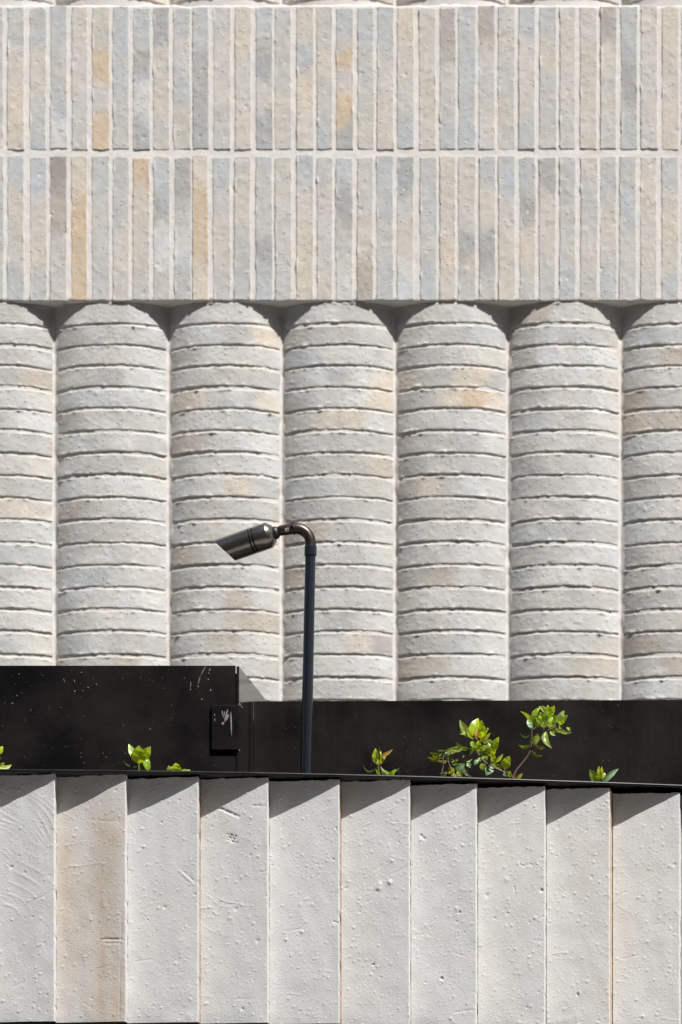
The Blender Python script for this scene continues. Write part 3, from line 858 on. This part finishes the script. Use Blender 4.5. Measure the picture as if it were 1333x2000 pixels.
YP = 4.43
ZP_L = zat(1370, YP)
low = thing("steel_planter", "long low black steel planter at right behind the leafy plants", "planter", (xat(494, YP), YP, Z_COP - .05))
def slab(name, pts, z0, z1f, m):
    bm = bmesh.new()
    lo = [bm.verts.new((x, y, z0)) for x, y in pts]; hi2 = [bm.verts.new((x, y, z1f)) for x, y in pts]
    k = len(pts)
    for j in range(k): bm.faces.new((lo[j], lo[(j + 1) % k], hi2[(j + 1) % k], hi2[j]))
    bm.faces.new(lo[::-1]); bm.faces.new(hi2)
    return link(name, bm_mesh(name, bm), m, low)
x0p = xat(496, YP); xj = .95
def yfront(x): return YP - .02 * (x - x0p) / 1.33 * 1.0
slab("front_sheet", [(x0p, YP), (xj, yfront(xj)), (xj, yfront(xj) + .003), (x0p, YP + .003)], Z_COP - .05, ZP_L, M_STEEL2)
slab("right_sheet", [(xj - .003, yfront(xj) + .0035), (xj, yfront(xj) + .0035), (xj, 4.72), (xj - .003, 4.72)], Z_COP - .05, ZP_L - .001, M_STEEL2)
slab("back_sheet", [(e2[0] + .002, 4.72), (xj - .0035, 4.72), (xj - .0035, 4.723), (e2[0] + .002, 4.723)], Z_COP - .05, ZP_L - .001, M_STEEL2)
bm = bmesh.new()
bm.faces.new([bm.verts.new((x, y, ZP_L - .012)) for x, y in ((x0p + .03, YP + .004), (xj - .004, yfront(xj) + .004), (xj - .004, 4.718), (e2[0] + .004, 4.718))])
link("lid", bm_mesh("lid", bm), M_STEEL2, low)
for o in low.children:
    put(o, (x0p, YP, Z_COP - .05))

# ------------------------------------------------------------------ spotlight on its pole
YS = 4.26
lampo = thing("spotlight", "black pole spotlight with a bronzed slanted cylinder head pointing down to the left", "spotlight", at(598, 1515, YS))
S1 = YS / F
foot = at(597.6, 1530, YS); ptop = at(606.6, 1084, YS)
link_ = lambda name, me, m, org: put(link(name, me, m, lampo), org)
n = 12
pp = [foot + (ptop - foot) * k / n for k in range(n + 1)]
link_("pole", tube("pole", pp, [11.1 * S1 - (.9 * S1) * k / n for k in range(n + 1)], 32), M_POLE, foot)
c0, c1 = at(606.6, 1086, YS), at(607.2, 1067, YS)
link_("collar", tube("collar", [c0, c0 + (c1 - c0) * .04, c0 + (c1 - c0) * .96, c1], [11.2 * S1, 12.1 * S1, 12.1 * S1, 11.2 * S1], 32), M_POLE, c0)
# elbow from the collar to the clamp
ex, ey, er = 578.5, 1061, 28.5
el = [at(607.2, 1068, YS), at(607.2, 1063, YS)]
for k in range(0, 13):
    a = math.radians(90 * k / 12)
    el.append(at(ex + er * math.cos(a), ey - er * math.sin(a) + .0, YS))
el += [at(574, 1032.6, YS)]
link_("elbow", tube("elbow", el, 10.6 * S1, 28), M_PIPE, at(606, 1050, YS))
# swivel stub
j0, j1 = at(574.5, 1032.6, YS), at(541, 1037.5, YS + .004)
stub = [j0 + (j1 - j0) * t for t in (0, .3, .6, .82, .93, 1.0)]
st_o = link_("swivel_stub", tube("swivel_stub", stub, [10.2 * S1, 10.2 * S1, 10.2 * S1, 9.6 * S1, 8.4 * S1, 8 * S1], 28), M_PIPE, j0)
# clamp ring with a small bolt and a toothed edge
cl = [at(574.2 - t, 1032.6 + .1 * t, YS) for t in (-1.8, -1.4, 1.4, 1.8)]
clo = link_("clamp_ring", tube("clamp_ring", cl, [11.0 * S1, 12.0 * S1, 12.0 * S1, 11.0 * S1], 28), M_RUBBER, at(574, 1032, YS))
bm = bmesh.new()
for k in range(9):
    a = math.radians(20 + 16 * k)
    c = at(571 + 1.4 * k * .0, 1032.7, YS) + np.array((0, -math.cos(a - math.pi / 2) * 11.6 * S1 * 0 + -11.6 * S1 * math.cos(a), 11.6 * S1 * math.sin(a)))
    g = bmesh.ops.create_cube(bm, size=1)
    for v in g['verts']: v.co = Vector((v.co.x * .0022, v.co.y * .0012, v.co.z * .0012)) + Vector(c)
tt = put(link("tooth_ring", bm_mesh("tooth_ring", bm), M_RUBBER, clo), at(571, 1032, YS))
bm = bmesh.new()
for (bx_, by_, r_) in ((575, 1020.3, 1.6), (582, 1020.6, 1.3), (587, 1021.6, 1.1)):
    g = bmesh.ops.create_icosphere(bm, subdivisions=2, radius=r_ * S1)
    for v in g['verts']: v.co += Vector(at(bx_, by_, YS))
put(link("bolt", bm_mesh("bolt", bm, True), M_PIPE, clo), at(575, 1020, YS))
# printed data square on the stub: pale little marks
bm = bmesh.new()
rs = np.random.RandomState(8)
for r in range(5):
    for c in range(5):
        if rs.rand() < .66:
            px0 = 557.6 + c * 1.55; py0 = 1033.2 + r * 1.75
            base_dy = -math.sqrt(max((10.2 ** 2) - ((1034.3 - (py0 + .7)) ** 2), 1)) * S1 - .0003
            v = [bm.verts.new(at(px0 + dx, py0 + dy2, YS + .0015) + np.array((0, base_dy, 0))) for dx, dy2 in ((0, 0), (1.2, -.1), (1.2, 1.25), (0, 1.35))]
            bm.faces.new(v)
put(link("printed_mark", bm_mesh("printed_mark", bm), M_STICK, st_o), at(561, 1037, YS))

# head: turned cylinder with two grooves, chamfered tail and a raked open mouth
ax = np.array((-.90, .25, -.238)); ax /= np.linalg.norm(ax)
tail = at(536.5, 1041.5, YS + .004)
upv = np.array((0, 0, 1.0)); upv -= ax * upv.dot(ax); upv /= np.linalg.norm(upv)
sd = np.cross(ax, upv)
RH = 25.2 * S1
def lathe(profile, sides=48, cut=None):
    bm = bmesh.new(); rings = []
    for (s, r) in profile:
        ring = []
        for k in range(sides):
            a = 2 * math.pi * k / sides
            ss = s + (cut(math.cos(a) * r) if (cut and s > .07) else 0)
            p = tail + ax * ss + upv * math.cos(a) * r + sd * math.sin(a) * r
            ring.append(bm.verts.new(p))
        rings.append(ring)
    for a_, b_ in zip(rings[:-1], rings[1:]):
        for k in range(sides): bm.faces.new((a_[k], a_[(k + 1) % sides], b_[(k + 1) % sides], b_[k]))
    return bm, rings
rake = lambda u: u * .62
LH = .0905
g1 = .034
profile = [(.0, .0005), (.0, .0085), (.0008, .0125), (.0022, .0152), (.0098, RH - .0002), (.0102, RH), (g1 - .0014, RH), (g1 - .0008, RH - .0024), (g1 + .0009, RH - .0024), (g1 + .0015, RH), (g1 + .0042, RH),
           (g1 + .0048, RH - .0024), (g1 + .0065, RH - .0024), (g1 + .0072, RH), (.060, RH), (LH, RH), (LH, RH - .0016), (.060, RH - .0018), (.050, RH - .002), (.050, .0005)]
bm, _ = lathe(profile, cut=None)
# rake the mouth: slide the rim rings along the axis by height
bmv = list(bm.verts); sides = 48
for idx, (s, r) in enumerate(profile):
    if abs(s - LH) < 1e-6:
        for k in range(sides):
            v = bmv[idx * sides + k]; u = math.cos(2 * math.pi * k / sides) * r
            v.co += Vector(ax * rake(u))
me = bm_mesh("lamp_head", bm, False)
for p in me.polygons: p.use_smooth = True
hd = link("lamp_head", me, M_BRONZE, lampo)
try:
    me.set_sharp_from_angle(angle=math.radians(28))
except Exception: pass
put(hd, tail)
for gs in (g1 + .0001, g1 + .0057):
    gb, _ = lathe([(gs - .0007, RH - .002), (gs - .0007, RH - .0009), (gs + .0007, RH - .0009), (gs + .0007, RH - .002)])
    put(link("groove_shade_ring", bm_mesh("groove_shade_ring", gb, False), M_RUBBER, hd), tail + ax * gs)  # black ring added inside the groove to deepen its shade
lens_bm = bmesh.new()
ring = [lens_bm.verts.new(tail + ax * .0515 + (upv * math.cos(t) + sd * math.sin(t)) * (RH - .0022)) for t in [2 * math.pi * k / 32 for k in range(32)]]
lens_bm.faces.new(ring)
put(link("lens", bm_mesh("lens", lens_bm), plain_mat("dark_lens_glass", (.03, .03, .032), .08), hd), tail + ax * .0515)
# tail boss between head and stub
link_("tail_boss", tube("tail_boss", [tail + ax * .002, tail - ax * .004, tail - ax * .0075], [.0105, .0105, .0075], 28), M_RUBBER, tail)

# ------------------------------------------------------------------ plants
LEAF = {'b': leaf_mat("bright_leaf", (.46, .60, .03), .45), 'g': leaf_mat("green_leaf", (.28, .43, .04), .4),
        'o': leaf_mat("olive_leaf", (.25, .32, .045), .34), 't': leaf_mat("teal_glossy_leaf", (.19, .32, .15), .2, .45),
        'p': leaf_mat("pale_leaf", (.50, .64, .16), .35), 'y': leaf_mat("yellow_leaf", (.42, .46, .03), .42),
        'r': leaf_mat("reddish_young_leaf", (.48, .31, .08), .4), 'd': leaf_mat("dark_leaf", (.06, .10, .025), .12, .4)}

def leaf_mesh(base, tip, width, arch, seed, roll=0.0, fold=.35, tooth=0.0):
    """blade along a bent centre line; base / tip world points, width in metres, arch = sideways bow in metres"""
    rs = np.random.RandomState(seed % 99991)
    base = np.asarray(base, float); tip = np.asarray(tip, float)
    d = tip - base; l = np.linalg.norm(d); d /= l
    view = np.array((0, -1.0, -.25)); view /= np.linalg.norm(view)
    side = np.cross(d, view); side /= np.linalg.norm(side)      # across the blade, in the picture plane
    nrm = np.cross(side, d)
    if nrm.dot(view) < 0: nrm = -nrm
    c, s = math.cos(roll), math.sin(roll)
    wd = side * c + nrm * s; up = nrm * c - side * s
    n = 13; m = 7
    V = []; T = []
    for i in range(n):
        t = i / (n - 1)
        ctr = base + d * l * t + side * arch * 4 * t * (1 - t) + nrm * (.10 * l * (4 * t * (1 - t)) + rs.uniform(-.006, .006) * l)
        hw = width / 2 * (math.sin(math.pi * min(t * .97 + .03, 1) ** .86) ** .8) * (1 - .18 * t)
        if i == n - 1: hw = width * .012
        if i == 0: hw = width * .05
        for j in range(m):
            u = (j / (m - 1)) * 2 - 1
            tt = 1 + tooth * (1 if i % 2 else -1) * abs(u)
            p = ctr + wd * hw * u * tt + up * (fold * hw * abs(u) ** 1.2 + .05 * hw * math.sin(t * 16 + u * 2 + seed))
            V.append(p)
            vein = 1.22 if j == m // 2 else (1.07 if (i + abs(j - m // 2)) % 3 == 0 else .96)
            T.append((vein, vein, vein))
    idx = np.arange(n * m).reshape(n, m)
    q = np.stack([idx[:-1, :-1], idx[:-1, 1:], idx[1:, 1:], idx[1:, :-1]], -1).reshape(-1, 4)
    return quad_mesh("leaf", np.array(V), q, np.array(T))

class Plant:
    def __init__(self, name, label, base_px, Y, ox, oy, sc, cat="plant", group="plants growing behind the coping"):
        self.Y = Y; self.ox = ox; self.oy = oy; self.sc = sc
        b = at(*base_px, Y)
        self.root = thing(name, label, cat, b, group)
        self.seed = int(base_px[0]) * 7 + 3
    def P(self, x, y, dy=0):
        Y = self.Y + dy
        return at(self.ox + x / self.sc, self.oy + y / self.sc, Y)
    def stem(self, pts, r0, r1, m=None, name="stem"):
        # smooth the polyline a little
        q = [self.P(*p) for p in pts]
        out = []
        for a, b in zip(q[:-1], q[1:]):
            for k in range(4): out.append(a + (b - a) * k / 4)
        out.append(q[-1])
        o2 = [out[0]] + [(out[i - 1] + out[i] * 2 + out[i + 1]) / 4 for i in range(1, len(out) - 1)] + [out[-1]]
        n = len(o2); f = self.Y / F
        me = tube(name, o2, [(r0 + (r1 - r0) * k / (n - 1)) * f / self.sc * (1.12 if k % 5 == 0 else 1) for k in range(n)], 8)
        return put(link(name, me, m or M_STEM, self.root), q[0])
    def leaf(self, bx, by, tx, ty, w, kind='g', arch=0, dy=None, roll=None, fold=None, tooth=0):
        self.seed += 1
        rs = random.Random(self.seed)
        f = self.Y / F / self.sc
        d0 = dy if dy is not None else rs.uniform(-.012, .012)
        L_ = math.hypot(tx - bx, ty - by) * f
        d1 = d0 + rs.uniform(-.45, .25) * L_
        me = leaf_mesh(self.P(bx, by, d0), self.P(tx, ty, d1), 1.22 * w * f, arch * f, self.seed,
                       roll if roll is not None else rs.uniform(-.35, .45), fold if fold is not None else rs.uniform(.08, .34), tooth)
        o = link("leaf", me, LEAF[kind], self.root)
        return put(o, self.P(bx, by, d0))

# sprout left of the plate
p = Plant("leafy_sprout", "bright green sprout with one broad upright leaf in front of the tall black box", (277, 1510), 4.13, 0, 1420, 3.33)
p.stem([(905, 310), (903, 270), (905, 225)], 5, 4, M_GSTEM)
p.leaf(905, 225, 838, 110, 44, 'p', -6, .006)
p.leaf(903, 236, 906, 120, 90, 'b', 0, -.006, .1, .15)
p.leaf(925, 225, 980, 127, 64, 'b', -6, .002, -.4)
p.leaf(965, 285, 962, 192, 42, 'g', -8, 0)
p.leaf(905, 285, 985, 280, 22, 'g', 24, -.003)
p.leaf(893, 258, 800, 215, 14, 'd', -14, 0)
p.leaf(890, 280, 930, 232, 34, 'd', 0, .008)
# low leaves
p = Plant("leafy_sprout", "low cluster of three leaf tips barely above the coping below the square plate", (348, 1510), 4.13, 0, 1420, 3.33)
p.stem([(1148, 310), (1148, 275)], 5, 4, M_GSTEM)
p.leaf(1150, 295, 1145, 234, 58, 'b', 0, -.004, .15, .15)
p.leaf(1172, 292, 1240, 280, 42, 'p', 12, 0, .5)
p.leaf(1105, 290, 1098, 252, 36, 'o', 4, 0)
p.leaf(1120, 292, 1088, 268, 18, 'g', -8, 0)
p.leaf(1100, 262, 1124, 256, 12, 'p', 6, -.004)
# left edge of the frame
p = Plant("leafy_sprout", "small green sprout cut by the left edge of the photograph", (-4, 1505), 4.12, 0, 1420, 3.33)
p.stem([(-14, 300), (-14, 180)], 5, 4, M_GSTEM)
p.leaf(-16, 180, 18, 126, 40, 'b', 0, 0); p.leaf(-12, 262, 76, 246, 30, 'p', 14, -.004); p.leaf(-14, 245, 30, 232, 24, 'y', 8, .002); p.leaf(-14, 190, -60, 130, 40, 'b', 0, .003)
p.leaf(-12, 215, 4, 190, 18, 'd', 4, .004)
# sprout behind the middle
p = Plant("leafy_sprout", "small sprout with two arching side leaves and an orange young leaf, right of the pole", (742, 1518), 4.16, 690, 1440, 12.12)
p.stem([(605, 960), (605, 820), (600, 690), (590, 600)], 20, 15, M_STEM)
p.leaf(575, 650, 535, 258, 165, 'b', -12, -.002, .5, .25)
p.leaf(600, 610, 622, 205, 46, 'd', 8, .003)
p.leaf(640, 560, 660, 330, 60, 'b', 0, .006)
p.leaf(650, 440, 940, 292, 82, 'r', 24, .002)
p.leaf(605, 640, 790, 410, 130, 'y', -22, .003, -.4)
p.leaf(585, 700, 228, 600, 62, 't', -170, -.002, .6)
p.leaf(650, 690, 1118, 712, 52, 't', 150, .0, .6)
p.leaf(660, 735, 828, 805, 34, 'p', 80, -.003)
p.leaf(635, 930, 536, 758, 64, 'b', 10, -.005)
p.leaf(720, 940, 790, 790, 110, 'p', 0, -.004)
p.leaf(815, 930, 1018, 752, 100, 'b', 18, -.006, .2)
p.leaf(570, 660, 590, 560, 40, 'p', 0, -.008)
# low bush at the left of the big plant
p = Plant("bushy_plant", "low bushy plant of small drooping olive leaves left of the tall forked plant", (868, 1520), 4.18, 800, 1360, 3.92)
p.stem([(242, 650), (248, 590), (262, 530), (258, 460), (288, 435)], 6, 3.5)
p.stem([(340, 650), (320, 560), (300, 510), (292, 440)], 6, 3, M_STEM)
p.stem([(400, 640), (420, 520), (470, 452)], 5, 3, M_GSTEM)
p.stem([(256, 470), (210, 492)], 3.2, 2.6, M_GSTEM, "twig")
p.stem([(300, 450), (352, 432)], 3.2, 2.4, M_GSTEM, "twig")
for a in ((238, 462, 138, 464, 34, 'o', -22), (252, 440, 155, 430, 34, 'o', -16), (285, 420, 214, 414, 30, 't', -6), (283, 416, 372, 384, 36, 'o', 12), (330, 402, 416, 394, 28, 'o', 16),
          (303, 482, 283, 424, 44, 't', 0), (312, 512, 328, 462, 40, 't', 0), (300, 492, 204, 490, 20, 'p', -12), (345, 548, 428, 522, 54, 't', 6), (335, 582, 302, 542, 46, 'y', 0),
          (370, 568, 412, 614, 42, 'o', 6), (420, 550, 478, 614, 30, 'd', 14), (290, 578, 232, 590, 22, 'd', -10), (445, 510, 472, 548, 32, 't', 0), (326, 592, 352, 616, 26, 'p', 0),
          (430, 500, 482, 484, 14, 'p', 4), (320, 438, 356, 424, 18, 'p', 3), (352, 490, 376, 488, 18, 'r', 0), (330, 500, 365, 520, 34, 'g', 4), (270, 445, 300, 470, 26, 't', 0),
          (240, 602, 285, 598, 18, 'd', 4), (300, 590, 352, 572, 22, 'y', 4), (360, 600, 330, 640, 26, 'o', 0), (405, 468, 420, 455, 14, 't', 0), (260, 600, 236, 640, 20, 'd', 0)):
    p.leaf(*a)
# the big forked plant
p = Plant("leafy_plant", "tallest leafy plant with a forked reddish stem rising over the coping", (1001, 1521), 4.18, 800, 1360, 3.92)
p.stem([(797, 660), (795, 625), (765, 602), (735, 585), (690, 565), (645, 545), (585, 512), (545, 470), (515, 425), (495, 370), (485, 320)], 6.5, 3.2)
p.stem([(798, 660), (800, 615), (818, 570), (860, 520), (900, 470), (925, 425), (932, 385), (938, 300), (940, 240)], 8, 3.2)
p.stem([(925, 425), (955, 380), (990, 348), (1030, 285), (1068, 258), (1110, 245), (1150, 214)], 5.5, 2.8)
p.stem([(1030, 285), (1030, 240), (1050, 190)], 4, 2.6, M_GSTEM, "twig")
p.stem([(630, 540), (626, 500), (626, 460)], 3.2, 2.8, M_GSTEM, "twig")
p.stem([(735, 585), (728, 560), (735, 545)], 3.2, 2.8, M_GSTEM, "twig")
p.stem([(515, 425), (540, 370), (552, 330)], 3.6, 2.8, M_GSTEM, "twig")
for a in ((478, 316, 386, 181, 56, 'p', -8), (478, 306, 529, 168, 68, 'b', -6), (553, 325, 553, 183, 72, 'b', 0), (540, 345, 622, 280, 32, 'y', 6), (520, 335, 517, 248, 28, 'r', -4),
          (522, 424, 530, 338, 54, 'b', 0), (470, 398, 354, 344, 26, 'o', -26), (495, 412, 408, 432, 34, 'd', -8), (627, 462, 622, 334, 78, 'b', 0), (640, 420, 686, 312, 54, 'b', -8),
          (528, 444, 596, 404, 42, 't', 6), (560, 440, 598, 492, 50, 'o', 0), (650, 522, 644, 434, 38, 'b', -4), (648, 506, 718, 442, 26, 'b', 8), (732, 558, 768, 458, 70, 'b', -10),
          (632, 540, 588, 608, 62, 't', 6), (560, 514, 566, 574, 44, 'o', 0), (650, 530, 708, 562, 36, 'o', -6), (526, 488, 496, 526, 32, 't', 0), (730, 580, 754, 612, 42, 't', 0),
          (762, 590, 792, 622, 30, 'y', 0), (806, 632, 868, 591, 28, 'y', 6), (562, 352, 622, 328, 28, 'o', 6), (545, 420, 585, 372, 36, 'o', 0), (500, 400, 465, 410, 30, 'y', 0),
          (545, 300, 600, 262, 18, 'p', 4), (495, 330, 440, 262, 20, 'b', -6), (600, 340, 660, 420, 24, 'd', 0), (480, 345, 490, 400, 30, 'g', 0), (535, 470, 550, 500, 26, 'p', 0),
          (585, 510, 575, 470, 30, 'o', 0), (655, 535, 640, 510, 22, 'p', 0), (745, 590, 775, 575, 16, 'p', 0),
          # small bud cluster
          (425, 262, 402, 250, 14, 'p', 0), (430, 275, 384, 290, 14, 'p', -4), (425, 270, 392, 268, 12, 'b', 0), (428, 275, 408, 300, 12, 'p', 0), (600, 262, 602, 240, 16, 'b', 0),
          # right branch
          (942, 244, 849, 116, 30, 'b', 26), (944, 246, 906, 176, 34, 't', -6), (946, 244, 970, 240, 16, 't', 0), (944, 250, 922, 240, 16, 't', 0), (944, 190, 1002, 86, 42, 'g', -14),
          (1048, 130, 990, 78, 34, 'p', 12), (1060, 118, 1062, 66, 26, 'b', 0), (1066, 130, 1112, 73, 46, 'b', 6), (1030, 202, 1004, 124, 56, 'b', 0), (1028, 200, 1064, 108, 38, 'g', -6),
          (1070, 168, 1142, 158, 62, 'g', 14), (1146, 216, 1214, 146, 58, 'b', -12), (1148, 192, 1186, 110, 46, 'p', -8), (1012, 222, 948, 184, 40, 'o', -8), (1056, 226, 1126, 214, 30, 'p', 12),
          (1016, 200, 968, 158, 30, 'g', -6), (1150, 212, 1246, 278, 26, 'p', 34), (1120, 240, 1196, 266, 26, 'o', 14), (1046, 272, 1094, 400, 46, 'o', 28), (930, 292, 842, 268, 22, 'd', -26),
          (992, 306, 918, 352, 48, 'o', -10), (926, 376, 838, 374, 28, 'o', -16), (966, 374, 1040, 388, 26, 'o', 14), (940, 418, 1022, 456, 24, 'g', 18), (1000, 316, 968, 288, 26, 'o', 0),
          (1080, 268, 1122, 302, 22, 'p', 6), (1100, 250, 1132, 280, 26, 'o', 4), (1020, 242, 1030, 200, 34, 'g', 0), (1060, 180, 1098, 160, 40, 'b', 0), (1090, 200, 1140, 172, 34, 'g', 4),
          (1062, 150, 1110, 128, 40, 'g', 0), (985, 170, 1010, 195, 22, 't', 0), (1040, 160, 1058, 118, 34, 'b', 0), (1060, 215, 1085, 180, 40, 'p', 0), (1000, 150, 945, 155, 18, 'o', 0),
          (1020, 215, 1050, 235, 34, 'o', 0), (1075, 235, 1050, 200, 26, 'o', 0),
          (1216, 240, 1222, 268, 12, 'p', 0), (1224, 238, 1236, 276, 12, 'p', 0), (1210, 236, 1212, 262, 10, 'b', 0)):
    p.leaf(*a)
# sprout near the right edge
p = Plant("leafy_sprout", "small sprout of three broad leaves near the right edge over the last panels", (1175, 1528), 4.17, 1120, 1470, 6.26)
p.stem([(335, 400), (338, 340)], 12, 9, M_GSTEM)
p.leaf(345, 380, 205, 206, 104, 'g', -14, -.004, .2, .2)
p.leaf(340, 345, 316, 166, 56, 'y', -4, .004, .3, .3, .18)
p.leaf(348, 340, 352, 172, 44, 'y', 0, .006)
p.leaf(350, 335, 388, 250, 60, 'y', 0, .002)
p.leaf(350, 378, 556, 200, 66, 't', -14, -.004, -.2, .3)
p.leaf(330, 385, 345, 300, 44, 'd', 0, -.008)
